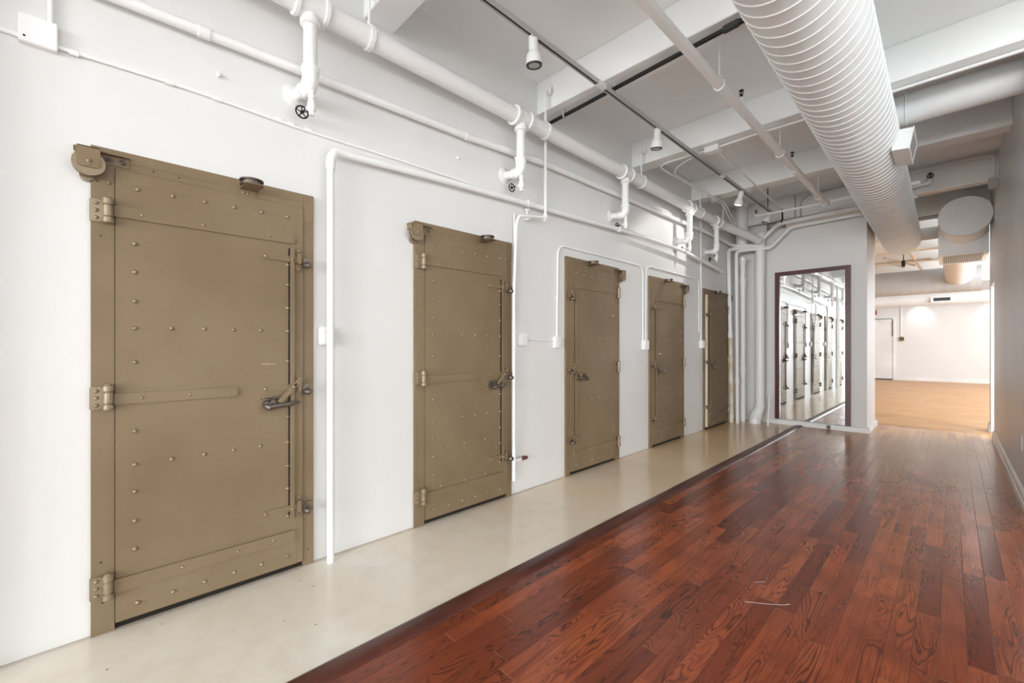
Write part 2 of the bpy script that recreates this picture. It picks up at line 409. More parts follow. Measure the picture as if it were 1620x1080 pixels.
def cold_door(y0, w, flip, label, patch=False, ajar=0, top=2.03):
    root = thing('cold_room_door', (WX, y0 + w / 2, 0), label, 'door', 'riveted cold room doors along the wall')
    s = w / .885
    def U(u): return y0 + (w - u * s if flip else u * s)
    def bx(m, u0, u1, z0, z1, d0, d1, bev=.0015): return m.box(WX + d0, WX + d1, U(u0), U(u1), z0, z1, bev)
    def pr(m, poly, d0, d1): return m.prism([(U(u), z) for u, z in poly], 'x', WX + d0, WX + d1)
    def cy(m, u, z, d0, d1, r, r2=None, seg=24): return m.cyl((WX + d0, U(u), z), (WX + d1, U(u), z), r, r2, seg)
    # casing
    m = MB(); W_ = .885
    LS = .829 if not ajar else .848
    bx(m, 0, .073, 0, top, -.01, .020); bx(m, LS, W_, 0, top, -.01, .020)
    bx(m, .073, LS, 1.950, top, -.01, .020)
    bx(m, LS, W_, 1.88, top, .0195, .0225, .001); bx(m, .0, .073, 1.99, top, .0195, .0215, .001)
    bx(m, .073, .829, 1.985, top, .0195, .0215, .001)
    m.build('door_casing', 'olive', root)
    m = MB(); bx(m, .073, .829, -.001, .034, -.002, .004, 0); m.build('threshold_gap', 'darkgap', root)  # flat dark plate painted for the shade under the slab
    # small screw holes
    h = MB()
    for u, z in ((.03, 1.66), (.03, .30), (.035, .13), (.855, .085), (.20, 1.975), (.29, 1.972), (.02, 1.885)):
        cy(h, u, z, .0195, .0212, .0035)
    h.build('screw_hole', 'dark', root)
    for u, z in ((.862, 1.985), (.868, 1.86), (.055, 1.885)): rivet(WX + .021, U(u), z, root, .007)
    th = .028
    sl = MB(); bx(sl, .0745, .8275, .032, 1.948, -.005 if not ajar else -.09, th, .002)
    bx(sl, .0745, .795, .032, 1.948, th - .001, th + .0015, .001)
    slab = sl.build('door_slab', 'olive', root)
    parts = [slab]
    d = th + .0015
    if ajar:
        e = MB(); bx(e, .8270, .8290, .036, 1.944, -.088, th - .004, .001); lab(e.build('insulated_edge', 'foam', slab), 'cream insulated edge')
    # panel seams of the upper plate
    z = MB(); bx(z, .075, .82, 1.905, 1.907, d - .0005, d + .0008, 0)
    bx(z, .665, .667, 1.80, 1.906, d - .0005, d + .0008, 0); bx(z, .824, .8255, .04, 1.93, d - .002, d - .0006, 0)
    z.build('panel_seam', 'olive_hw', slab)
    # hinge straps
    def strap(zc, u1, hgt=.046, tip=.014):
        a = zc - hgt / 2; b2 = zc + hgt / 2
        pts = [(.070, a), (u1 - tip, a), (u1 - tip * .3, a + tip * .3), (u1, a + tip), (u1, b2 - tip), (u1 - tip * .3, b2 - tip * .3), (u1 - tip, b2), (.070, b2)]
        m = MB(); pr(m, pts, d - .001, d + .010)
        o = m.build('hinge_strap', 'olive', slab)
        return o
    st = [strap(1.768, .782), strap(.977, .519), strap(.190, .785, .056)]
    for o, zc, us in ((st[0], 1.768, (.16, .38, .66)), (st[1], .977, (.16, .33, .48)), (st[2], .190, (.30, .52, .68))):
        for u in us: rivet(WX + d + .0075, U(u), zc, o, .0075)
    # rivets
    cols_l = [1.642, 1.52, 1.394, 1.278, 1.131, .834, .690, .573, .447, .325]
    cols_r = [1.63, 1.526, 1.403, 1.280, 1.121, .827, .692, .565, .445, .298]
    R_ = [(.137, q) for q in cols_l] + [(.749, q) for q in cols_r]
    for u in (.263, .384, .503, .621): R_ += [(u, 1.281), (u, .690)]
    for u in (.146, .267, .386, .505, .626, .747): R_ += [(u, 1.876 + .014 * u), (u, .091 - .008 * u)]
    for u, q in R_:
        if patch and q in (.447, .325) and u < .2: u = .135
        rivet(WX + d, U(u), q, slab)
    # maker's plate blank
    m = MB(); bx(m, .625, .695, 1.103, 1.112, d, d + .002, .0005); m.build('name_plate', 'olive_hw', slab)
    if patch:
        m = MB(); bx(m, .165, .64, .205, .535, d - .0005, d + .003, .001); pp = m.build('patch_plate', 'olive', slab)
        for u in (.20, .40, .60):
            rivet(WX + d + .003, U(u), .500, pp); rivet(WX + d + .003, U(u), .235, pp)
    # hinges
    for zc in (1.762, .985, .198):
        m = MB(); bx(m, -.004, .034, zc - .046, zc + .046, .018, .030, .002)
        bx(m, .030, .044, zc - .043, zc + .043, .020, .040, .003)
        hp = m.build('hinge', 'olive_hw', root)
        for dz in (-.030, 0, .030): rivet(WX + .030, U(.016), zc + dz, hp, .0085)
        kn = MB()
        for a, b2, r in ((-.050, -.026, .0185), (-.024, .024, .0165), (.026, .052, .0185)):
            kn.tube([(WX + .046, U(.052), zc + a), (WX + .046, U(.052), zc + a + .003), (WX + .046, U(.052), zc + b2 - .003), (WX + .046, U(.052), zc + b2)], [r - .003, r, r, r - .003], 20)
        kn.dome((WX + .046, U(.052), zc + .052), .0150, 'z', .5)
        kn.tube([(WX + .046, U(.052), zc - .028), (WX + .046, U(.052), zc + .028)], .0135, 16)
        kn.build('hinge_knuckle', 'olive_hw', hp)
    # latch rod, bars, keepers, rollers
    m = MB(); bx(m, .757, .778, .286, 1.725, d + .010, d + .020, .002); rod = m.build('latch_rod', 'olive', slab)
    sh = MB(); bx(sh, .752, .757, .292, 1.720, d, d + .004, 0); sh.build('latch_gap', 'darkgap', slab)
    for i, zc in enumerate((1.664, .981, .338)):
        sg = 1 if i != 2 else .96
        m = MB(); hh = .0155; pts = [(.638, zc - hh)]
        pts = [(.764, zc - hh), (.764, zc + hh)] + [(.638 + hh * math.cos(t), zc + hh * math.sin(t)) for t in [PI / 2 + PI * j / 8 for j in range(9)]]
        pr(m, pts, d, d + .009)
        pts = [(.770, zc - hh), (.858, zc - hh)] + [(.858 + hh * math.cos(t), zc + hh * math.sin(t)) for t in [-PI / 2 + PI * j / 8 for j in range(1, 8)]] + [(.858, zc + hh), (.770, zc + hh)]
        pr(m, pts, d + .004, d + .013)
        br = m.build('latch_bar', 'olive', slab)
        rivet(WX + d + .009, U(.641), zc, br, .009); rivet(WX + d + .020, U(.7675), zc - .002, br, .009)
        m = MB(); bx(m, .786, .818, zc - .064, zc + .060, d - .002, d + .004, .001)
        bx(m, .790, .814, zc - .024, zc + .034, d + .004, d + .026, .004)
        kp = m.build('latch_keeper', 'olive', root)
        for dz in (.048, -.050): rivet(WX + d + .004, U(.802), zc + dz, kp, .0095)
        # roller cam
        m = MB()
        m.tube([(WX + d + .012, U(.826), zc - .020), (WX + d + .020, U(.834), zc - .024), (WX + d + .040, U(.846), zc - .030), (WX + d + .048, U(.850), zc - .033)], [.010, .018, .016, .006], 16)
        m.cyl((WX + d, U(.834), zc - .004), (WX + d + .022, U(.834), zc - .004), .015)
        lab(m.build('latch_roller', 'worn', root), 'dark worn metal roller')
    # lever handle
    m = MB(); pts = []
    for (cu, cz, r_, t0, t1) in ((.618, .935, .013, PI / 2, PI), (.618, .872, .013, PI, 1.5 * PI), (.640, .875, .010, -PI / 2, 0), (.662, .872, .016, -PI * .8, 0), (.662, .936, .016, 0, PI * .8), (.640, .932, .010, 0, PI / 2)):
        for j in range(5):
            t = t0 + (t1 - t0) * j / 4; pts.append((cu + r_ * math.cos(t), cz + r_ * math.sin(t)))
    pr(m, pts, d, d + .006)
    hb = m.build('handle_plate', 'olive', root)
    m = MB()
    bx(m, .626, .652, .884, .918, d + .005, d + .045, .004)
    m.tube([(WX + d + .045, U(.634), .898), (WX + d + .052, U(.648), .890), (WX + d + .050, U(.70), .896), (WX + d + .052, U(.745), .901), (WX + d + .050, U(.778), .905), (WX + d + .048, U(.792), .906)], [.014, .018, .0115, .0135, .010, .004], 16)
    for q in range(5): m.torus((WX + d + .051, U(.705 + .011 * q), .8965 + .001 * q), .0125, .002, 'y', 16, 6)
    lab(m.build('lever_handle', 'worn', hb), 'worn bare metal lever')
    m = MB()
    m.tube([(WX + d + .022, U(.630), .930), (WX + d + .024, U(.645), .927), (WX + d + .022, U(.66), .929), (WX + d + .022, U(.705), .934), (WX + d + .022, U(.712), .935)], [.006, .011, .007, .007, .010], 14)
    m.cyl((WX + d + .010, U(.668), .912), (WX + d + .034, U(.668), .912), .014)
    m.build('handle_spring', 'worn', hb)
    m = MB()
    a = Vector((.700, .908)); b2 = Vector((.802, 1.022)); dr = (b2 - a).normalized(); nr = Vector((-dr.y, dr.x)) * .0125
    pts = [a - nr, b2 - nr] + [b2 + dr * .0125 * math.sin(t) - nr * math.cos(t) for t in [PI * j / 6 for j in range(1, 6)]] + [b2 + nr, a + nr]
    pr(m, pts, d + .026, d + .033); ln = m.build('handle_link', 'olive', hb)
    m = MB(); c1 = a + dr * .10; c2 = a + dr * .125; n2 = nr * .42
    pr(m, [c1 - n2, c2 - n2, c2 + n2, c1 + n2], d + .0328, d + .0336); m.build('link_slot', 'darkgap', hb)
    rivet(WX + d + .033, U(.770), .984, hb, .010)
    for u, z_ in ((.615, .930), (.615, .876)): rivet(WX + d + .006, U(u), z_, hb, .006)
    # cable wheel at the hinge-side top corner
    m = MB(); bx(m, -.050, .119, 1.998, 2.004, -.002, .052, .001); bx(m, .030, .119, 1.960, 2.002, .019, .026, .001)
    bx(m, -.046, -.038, 1.965, 2.003, 0, .06, .001)
    an = m.build('wheel_rail', 'olive', root)
    for u in (.055, .098):
        m = MB(); m.torus((WX + .028, U(u), 1.980), .009, .0035, 'x', 18, 8); m.dome((WX + .026, U(u), 1.980), .0065, 'x', .8); m.build('rail_bolt', 'worn', an)
    m = MB()
    for d0, d1, r_ in ((.040, .046, .050), (.046, .060, .038), (.060, .066, .050)): cy(m, -.006, 1.940, d0, d1, r_, None, 40)
    cy(m, -.006, 1.940, .0, .076, .008); cy(m, -.010, 1.902, .0, .030, .024)
    m.build('cable_wheel', 'olive_hw', root)
    m = MB(); r_ = .014
    pts = [(-.040, 2.003), (.028, 2.003)] + [(.028 - r_ + r_ * math.cos(t), 1.922 + r_ + r_ * math.sin(t)) for t in [-PI / 2 * j / 4 for j in range(5)]] + [(-.026 + .014 * math.cos(t), 1.936 + .014 * math.sin(t)) for t in [-PI / 2 - PI / 2 * j / 4 for j in range(5)]]
    pr(m, pts, .068, .073); bx(m, -.040, .028, 1.999, 2.004, -.002, .073, .001)
    cp = m.build('wheel_cover', 'olive', root); rivet(WX + .073, U(-.006), 1.945, cp, .009)
    # horizontal sheave bracket on the top rail
    m = MB(); bx(m, .528, .602, 1.948, 1.984, .019, .026, .001); bx(m, .528, .606, 1.981, 1.985, .019, .150, .001)
    sb = m.build('sheave_bracket', 'olive', root)
    for u in (.545, .565, .585): rivet(WX + .026, U(u), 1.966, sb, .006)
    m = MB()
    for z0, z1, r_ in ((1.988, 1.993, .050), (1.993, 2.008, .040), (2.008, 2.014, .052)): m.cyl((WX + .092, U(.566), z0), (WX + .092, U(.566), z1), r_, None, 36)
    m.cyl((WX + .092, U(.566), 1.982), (WX + .092, U(.566), 2.020), .009)
    lab(m.build('cable_sheave', 'worn', sb), 'dark grooved pulley disc')
    if ajar:
        # the slab and what is fixed to it swing about the knuckles
        ax = Vector((WX + .046, U(.052), 0)); T = Matrix.Translation(ax) @ Matrix.Rotation(ajar, 4, 'Z') @ Matrix.Translation(-ax)
        bpy.context.view_layer.update()
        for o in [slab, hb]:
            o.matrix_world = T @ o.matrix_world
    return root

cold_door(.005, .885, False, 'large olive riveted cold room door nearest the viewer, beside the tall white standing pipe')
cold_door(1.535, .895, False, 'olive riveted cold room door with a square patch plate riveted on below its lever', patch=True)
cold_door(3.130, .91, True, 'olive cold room door framed by the first arched white conduit, between the two wide gaps of wall')
cold_door(4.700, .93, True, 'olive cold room door under the second arched conduit, beside the door that stands ajar')
cold_door(6.285, .95, True, 'olive cold room door standing ajar with cream edge, next to the corner riser pipes', ajar=math.radians(1.5))
cold_door(-1.56, .885, False, 'cold room door seen only in the mirror, past the double pipe')

# ------------------------------------------------------------------ heating main with five valved drops
MX, MZ, MR = -2.34, 2.968, .058
root = thing('steam_main', (MX, 3, MZ), 'thick white main pipe high along the left wall with five valved drops', 'pipe')
m = MB(); m.tube(rnd([(MX, -7.9, MZ), (MX, 6.62, MZ), (-2.08, 7.32, 2.835)], .2), MR, 28)
m.tube([(-2.08, 7.32, 2.835), (-2.055, 7.385, 2.822)], [MR * 1.12, MR * .9], 28)
m.build('main_pipe', 'pipe', root)
DY = [.824, 2.392, 3.925, 5.470, 6.375]
def drop(y):
    m = MB()
    m.cyl((MX, y - .070, MZ), (MX, y + .070, MZ), MR * 1.12, None, 28)
    for s in (-1, 1):
        m.tube([(MX, y + s * .058, MZ), (MX, y + s * .062, MZ), (MX, y + s * .080, MZ), (MX, y + s * .084, MZ)], [MR * 1.12, MR * 1.28, MR * 1.28, MR * 1.15], 28)
    m.tube([(MX, y, MZ), (MX, y, MZ - .075), (MX, y, MZ - .080), (MX, y, MZ - .100), (MX, y, MZ - .104)], [.043, .043, .050, .050, .040], 22)
    tee = m.build('pipe_tee', 'pipe', root)
    m = MB(); m.tube([(MX, y, MZ - .08), (MX, y, 2.64)], .034, 22); dp = m.build('drop_pipe', 'pipe', root)
    m = MB()
    m.tube([(MX, y, 2.655), (MX, y, 2.650), (MX, y, 2.625), (MX, y, 2.620), (MX, y, 2.585), (MX - .02, y - .004, 2.552), (MX - .055, y - .012, 2.545)], [.036, .044, .044, .039, .041, .040, .036], 22)
    m.tube([(MX - .05, y - .012, 2.547), (MX - .065, y - .014, 2.549), (MX - .07, y - .014, 2.549), (MX - .08, y - .016, 2.551), (WX - .02, y - .024, 2.560)], [.040, .040, .036, .031, .031], 22)
    m.build('wall_elbow', 'pipe', dp)
    m = MB(); m.tube([(WX - .01, y - .024, 2.56), (WX + .004, y - .024, 2.56), (WX + .018, y - .024, 2.56)], [.070, .062, .034], 24); m.build('plaster_collar', 'wall', dp)
    m = MB()
    m.tube([(MX, y + .006, 2.57), (MX, y + .006, 2.512), (MX, y + .006, 2.508), (MX, y + .006, 2.498), (MX, y + .006, 2.494), (MX, y + .006, 2.468), (MX, y + .006, 2.455), (MX, y + .006, 2.43), (MX, y + .006, 2.425), (MX, y + .006, 2.405)], [.013, .013, .018, .018, .014, .020, .022, .020, .015, .013], 16)
    m.tube([(MX, y + .006, 2.452), (MX - .028, y, 2.452), (MX - .03, y, 2.452), (MX - .045, y - .004, 2.452)], [.013, .011, .008, .007], 12)
    va = m.build('valve', 'pipe', root)
    c = (MX - .088, y - .012, 2.450)
    m = MB(); m.torus(c, .031, .0042, 'x', 32, 8); m.cyl((c[0] - .006, c[1], c[2]), (c[0] + .006, c[1], c[2]), .009)
    for j in range(5):
        t = 2 * PI * j / 5 + .4
        m.cyl(c, (c[0], c[1] + .030 * math.cos(t), c[2] + .030 * math.sin(t)), .003, None, 8)
    m.cyl((c[0] - .008, c[1], c[2]), (MX - .04, c[1] + .004, c[2]), .0042, None, 10)
    lab(m.build('handwheel', 'dark', va), 'black spoked handwheel')
for y in DY: drop(y)
for y in (-.74, -2.3): drop(y)
# strap hangers, one by every beam face
HL = ['white strap hanger on the thick main pipe at the topmost beam', 'white strap hanger on the main pipe where the black pipe meets the wall',
      'white strap hanger on the main pipe under the beam that carries the junction box', 'white strap hanger on the main pipe between the two closest valved drops', 'white strap hanger on the main pipe past its last tee, by the corner riser']
for y, lb in zip((1.148, 2.683, 4.250, 5.800, 6.62), HL):
    t = thing('pipe_hanger', (MX, y, 3.2), lb, 'hanger', 'strap hangers of the main pipe')
    m = MB(); n = 28
    for j in range(n):
        a0, a1 = 2 * PI * j / n, 2 * PI * (j + 1) / n
        ri, ro = MR + .0012, MR + .0105
        P = lambda a, r: (MX + r * math.cos(a), MZ + r * math.sin(a))
        q = [P(a0, ri), P(a1, ri), P(a1, ro), P(a0, ro)]
        m.prism(q, 'y', y - .0125, y + .0125)
    m.build('strap', 'pipe', t)
    if y < 6.5:
        m = MB(); m.tube(rnd([(MX, y, MZ + MR), (MX, y, 3.30), (MX + .0, y + .037, 3.325)], .02), .0075, 10); m.tube([(MX, y, MZ + MR + .004), (MX, y, MZ + MR + .035)], .012, 8); m.build('hanger_rod', 'pipe', t)
        m = MB(); m.box(MX - .028, MX + .028, y + .024, y + .046, 3.285, 3.355, .006); m.cyl((MX, y + .012, 3.325), (MX, y + .035, 3.325), .018); m.build('beam_clamp', 'pipe', t)
    else:
        m = MB(); m.tube([(MX, y, MZ + MR), (MX, y, SL)], .0075, 10); m.build('hanger_rod', 'pipe', t)

# second pipe, behind the drops
root = thing('return_pipe', (WX + .05, 3, 2.75), 'medium white pipe running behind the valved drops, below the main pipe', 'pipe')
def zr(y): return 2.655 + .030 * y if y < 2.8 else 2.739 + .030 * 1 + (y - 2.8) * .016
path = [(WX + .052, y, zr(y)) for y in (-7.9, -.5, .5, 1.3, 2.0, 2.8, 3.6, 4.5, 5.5, 6.30)]
m = MB(); m.tube(rnd(path + [(WX + .06, 6.8, 2.815), (WX + .08, 7.28, 2.79), (-2.20, 7.33, 2.765), (-2.02, 7.50, 2.74), (-2.02, 7.75, 2.74)], .09), .024, 18); m.build('pipe_run', 'pipe', root)
for y in (.36, 1.93, 2.45, 4.9, 6.1):
    m = MB(); m.tube([(WX + .052, y, zr(y)), (WX + .052, y + .045, zr(y + .045))], .0285, 18); m.build('pipe_coupling', 'pipe', root)
# standing pipe with its long horizontal leg
root = thing('standing_pipe', (-2.42, .96, 0), 'tall white standing pipe on the floor beside the nearest door, turning along the wall', 'pipe')
m = MB()
hp = [(-2.42, .96, 0), (-2.42, .96, 2.19)]
m.tube(hp, .0195, 18); m.build('upright', 'pipe', root)
m = MB(); m.tube([(-2.42, .96, 2.185), (-2.42, .96, 2.19), (-2.42, .96, 2.215), (-2.422, .965, 2.25), (-2.43, .985, 2.285), (-2.435, 1.01, 2.295), (-2.435, 1.035, 2.298)], [.022, .0255, .0255, .026, .0265, .026, .024], 18); m.build('elbow', 'pipe', root)
m = MB(); m.tube(rnd([(-2.435, 1.02, 2.297), (-2.435, 1.7, 2.335), (-2.435, 2.6, 2.371), (-2.430, 3.2, 2.388), (-2.42, 4.2, 2.425), (-2.40, 5.4, 2.420), (-2.40, 6.74, 2.318)], .2), .0215, 18); m.build('long_run', 'pipe', root)
m = MB(); m.tube([(-2.40, 6.72, 2.318), (-2.40, 6.755, 2.315)], .026, 16); m.build('end_cap', 'pipe', root)
for y, z, x in ((2.56, 2.371, -2.435), (3.92, 2.412, -2.42), (5.42, 2.420, -2.40)):
    m = MB(); m.tube([(x, y, z), (x, y + .04, z + .001)], .0265, 16); m.box(WX, x, y + .012, y + .028, z + .01, z + .024); m.build('pipe_clamp', 'pipe', root)
# drop conduit from the beam, turning down beside the second door
root = thing('drain_conduit', (-2.4, 2.75, 2.6), 'slim white pipe dropping from the black pipe, then down beside the patched door', 'pipe')
m = MB(); m.tube(rnd([(-2.40, 2.751, 3.15), (-2.40, 2.751, 2.285), (-2.40, 2.43, 2.235), (-2.40, 2.403, 2.16), (-2.43, 2.405, 1.6), (-2.44, 2.415, .135)], .045), .0125, 14); m.build('pipe_run', 'pipe', root)
m = MB(); m.tube([(-2.40, 2.751, 2.31), (-2.40, 2.751, 2.28), (-2.40, 2.735, 2.268)], .018, 14); m.build('pipe_fitting', 'pipe', root)
for za, zb_ in ((.38, .25), (.20, .13)): MB().tube([(-2.4385, 2.415, za), (-2.44, 2.415, zb_)], .0155, 14).build('pipe_fitting', 'pipe', root)
m = MB(); m.tube(rnd([(-2.44, 2.415, .285), (-2.44, 2.50, .287), (-2.47, 2.53, .288)], .02), [.011] * 9, 14); m.build('spigot', 'pipe', root)
m = MB(); m.tube([(-2.445, 2.505, .288), (-2.44, 2.53, .290), (-2.43, 2.56, .292)], [.013, .018, .012], 14); lab(m.build('spigot_cap', 'redvalve', root), 'dull red worn cap')
m = MB(); m.box(WX, -2.40, 2.60, 2.615, 2.25, 2.262); m.tube([(WX + .03, 2.60, 2.262), (WX + .03, 2.60, 2.33)], .006, 8); m.tube([(WX + .03, 2.585, 2.33), (WX + .03, 2.625, 2.34)], .009, 8); m.build('wall_bracket', 'pipe', root)
m = MB(); m.tube(rnd([(WX + .02, 2.46, 2.27), (WX + .02, 2.46, 1.415)], .02), .007, 10)
tag(m.build('thin_conduit', 'pipe'), 'thin short white conduit beside the slim pipe, right of the patched door', 'conduit')
root = thing('standing_pipe', (-2.40, -.30, 0), 'pair of tall white standing pipes seen only in the mirror', 'pipe')
MB().tube(rnd([(-2.40, -.44, 0), (-2.40, -.44, 2.55), (-2.40, -.95, 2.60)], .1), .034, 18).build('upright', 'pipe', root)
MB().tube([(-2.41, -.33, 0), (-2.41, -.33, 3.1)], .024, 18).build('upright', 'pipe', root)
# surface conduit on the wall with pull box
root = thing('wall_conduit', (WX, 0, 2.39), 'thin white conduit over the nearest door with a square pull box', 'conduit')
m = MB(); m.tube(rnd([(WX + .010, -7.5, 2.38), (WX + .010, -.2, 2.385), (WX + .010, .3, 2.402), (WX + .010, .85, 2.388), (WX + .010, 1.4, 2.400), (WX + .010, 2.30, 2.402), (WX + .010, 2.44, 2.378), (WX + .010, 2.60, 2.374)], .15), .0085, 12); m.build('conduit_run', 'pipe', root)
for y in (-.06, .245, .43, .70, .76, .85):
    m = MB(); m.tube([(WX + .010, y, 2.398 if y > .1 else 2.387), (WX + .010, y + .03, 2.398 if y > .1 else 2.387)], .0115, 12); m.build('conduit_coupling', 'pipe', root)
m = MB(); m.box(WX, WX + .032, -.192, -.088, 2.362, 2.468, .003); pb = m.build('pull_box', 'pipe', root)
m = MB(); m.cyl((WX + .032, -.176, 2.382), (WX + .0328, -.176, 2.382), .004); m.build('screw_hole', 'dark', pb)
m = MB(); m.tube([(WX + .018, -.108, 2.465), (WX + .018, -.108, 3.1)], .009, 12); m.build('riser_conduit', 'pipe', root)
m = MB(); m.box(WX, WX + .018, .44, .455, 2.505, 2.53, .004); m.cyl((WX, .447, 2.517), (WX + .02, .447, 2.512), .007)
tag(m.build('wall_hook', 'pipe'), 'small painted hook stub on the wall above the nearest door', 'hook')
m = MB(); m.cyl((WX, 1.90, 2.56), (WX + .018, 1.905, 2.556), .010)
tag(m.build('wall_hook', 'pipe'), 'small painted plug on the wall between the first two valves', 'hook')
# arched conduits round the third and fourth doors
def arch(ya, yb, z0, z1, za, label, rod=False):
    root = thing('arched_conduit', (WX, (ya + yb) / 2, z0), label, 'conduit', 'arched conduits round the doors')
    m = MB(); m.tube(rnd([(WX + .012, ya, z0), (WX + .012, ya + .015, z1), (WX + .012, yb, z1 + .004), (WX + .012, yb + .002, za)], .105, 8), .0095, 12); m.build('conduit_run', 'pipe', root)
    for y, z in ((ya + .004, 1.62), (yb, 1.60)):
        m = MB(); m.tube([(WX + .012, y, z), (WX + .012, y, z + .03)], .013, 12); m.build('conduit_coupling', 'pipe', root)
    return root
arch(3.005, 4.552, 1.27, 2.115, 1.25, 'thin white conduit arching round the first door with its lever toward the viewer')
arch(4.612, 6.130, 1.25, 2.135, 1.40, 'thin white conduit arching round the fourth door from the viewer')
m = MB(); m.tube([(WX + .016, 6.185, 2.92), (WX + .016, 6.19, 1.25)], .0105, 12); m.tube([(WX + .016, 6.185, 2.92), (WX + .016, 6.185, SL)], .0105, 12)
tag(m.build('vertical_conduit', 'pipe'), 'straight white vertical conduit from the ceiling down to the outlet by the ajar door', 'conduit')
def wbox(y, z, label, w=.075, h=.10, d=.04, top=True):
    t = thing('outlet_box', (WX, y, z), label, 'outlet', 'white boxes on the left wall')
    m = MB(); m.box(WX, WX + d, y - w / 2, y + w / 2, z - h / 2, z + h / 2, .006); m.build('box_body', 'pipe', t)
    for dz in (-.022, .022):
        f = MB().box(WX + d, WX + d + .004, y - .017, y + .017, z + dz - .014, z + dz + .014, .004).build('receptacle', 'plate', t)
wbox(.955, 1.258, 'small white outlet box tucked behind the tall standing pipe', .075, .10)
wbox(2.555, 1.255, 'white outlet box between second and third doors, nearer the patched door', .085, .10)
wbox(2.998, 1.235, 'white outlet box at the foot of the first arched conduit', .08, .10)
wbox(4.585, 1.215, 'white outlet box shared by both arched conduits', .10, .11, .05)
wbox(6.20, 1.225, 'white outlet box beside the door that stands ajar', .09, .11, .05)
m = MB(); m.tube([(WX + .010, 2.60, 1.262), (WX + .010, 2.96, 1.245)], .007, 10)
tag(m.build('short_conduit', 'pipe'), 'short level conduit joining two outlet boxes between second and third doors', 'conduit')

# ------------------------------------------------------------------ corner risers
y = 7.20
root = thing('corner_riser', (-2.42, y, 0), 'rust stained white pipe in the corner by the ajar door, crossing over the mirror', 'pipe')
m = MB(); m.tube(rnd([(-2.415, 7.20, 0), (-2.435, 7.20, 1.36)], .02), .031, 18); lab(m.build('lower_length', 'rust', root), 'rust streaked lower length')
m = MB(); m.tube(rnd([(-2.435, 7.20, 1.36), (-2.462, 7.20, 2.70), (-2.44, 7.26, 2.735), (-2.165, 7.44, 2.752), (-1.835, 7.46, 3.055), (-.84, 7.46, 3.085), (-.3, 7.46, 3.095)], .06, 6), .029, 18); m.build('upper_length', 'pipe', root)
m = MB(); m.tube([(-2.434, 7.20, 1.33), (-2.437, 7.20, 1.42)], .037, 18); m.build('pipe_coupling', 'pipe', root)
MB().tube([(-2.20, 7.42, 2.75), (-2.155, 7.44, 2.753)], .035, 16).build('pipe_coupling', 'pipe', root); MB().tube([(-1.845, 7.46, 3.04), (-1.80, 7.46, 3.056)], .035, 16).build('pipe_coupling', 'pipe', root)
root = thing('corner_riser', (-2.34, y, 0), 'clean white riser pipe, second from the corner, crossing just below its stained twin', 'pipe')
m = MB(); m.tube(rnd([(-2.336, 7.22, 0), (-2.352, 7.22, 2.66), (-2.33, 7.30, 2.70), (-1.945, 7.50, 2.722), (-1.69, 7.52, 2.985), (-.875, 7.55, 3.012), (-.855, 7.72, 3.012)], .05, 6), .026, 18); m.build('pipe_run', 'pipe', root)
MB().tube([(-2.338, 7.22, .62), (-2.339, 7.22, .70)], .034, 18).build('pipe_coupling', 'pipe', root); MB().tube([(-2.02, 7.465, 2.717), (-1.95, 7.498, 2.722)], .032, 16).build('pipe_coupling', 'pipe', root)
root = thing('soil_riser', (-2.34, 7.42, 0), 'thick white cast riser pipe with hub joints, third from the left corner', 'pipe')
X_, Y_ = -2.335, 7.45
m = MB(); m.tube([(X_, Y_, 0), (X_, Y_, 2.62)], .043, 22); m.build('riser_pipe', 'pipe', root)
m = MB(); m.tube([(X_ - .01, Y_, 2.70), (X_ - .01, Y_, 3.42)], .083, 24); m.tube([(X_ - .01, Y_, 3.40), (X_ - .01, Y_, 3.46)], [.09, .115], 24); m.build('upper_riser', 'pipe', root)
for z in (.82, 2.22, 2.55):
    m = MB(); m.tube([(X_, Y_, z - .045), (X_, Y_, z - .04), (X_, Y_, z), (X_, Y_, z + .005), (X_, Y_, z + .05), (X_, Y_, z + .055)], [.045, .050, .050, .056, .058, .048], 22); m.build('hub_joint', 'pipe', root)
root = thing('soil_riser', (-2.08, 7.45, 0), 'thickest white riser pipe, right beside the mirror wall, kicking sideways at the floor', 'pipe')
m = MB(); m.tube(rnd([(-2.087, 7.52, 2.95), (-2.087, 7.47, 2.70), (-2.087, 7.46, .29)], .1), .068, 24); m.build('riser_pipe', 'pipe', root)
m = MB(); m.tube([(-2.087, 7.46, .305), (-2.087, 7.46, .30), (-2.087, 7.46, .27), (-2.09, 7.46, .24), (-2.105, 7.45, .19), (-2.125, 7.44, .145)], [.07, .078, .078, .07, .074, .078], 24)
m.tube([(-2.122, 7.442, .15), (-2.125, 7.44, .14), (-2.138, 7.433, .09), (-2.142, 7.43, .07)], [.084, .089, .089, .080], 24)
m.tube([(-2.14, 7.432, .08), (-2.147, 7.43, .03), (-2.147, 7.43, 0)], [.080, .084, .086], 24); m.build('floor_bend', 'pipe', root)
m = MB(); m.tube([(-1.935, 7.30, 0), (-1.945, 7.42, .455)], .0125, 12); tag(m.build('floor_stub_pipe', 'pipe'), 'slim white stub pipe leaning at the foot of the mirror wall', 'pipe')
m = MB(); m.box(-2.27, -2.16, 7.66, 7.70, 0, 2.68); m.box(-2.28, -2.15, 7.64, 7.70, 2.60, 2.68, .004)
tag(m.build('pipe_chase_panel', 'wall'), 'narrow white chase panel standing between the two thick risers', 'panel')

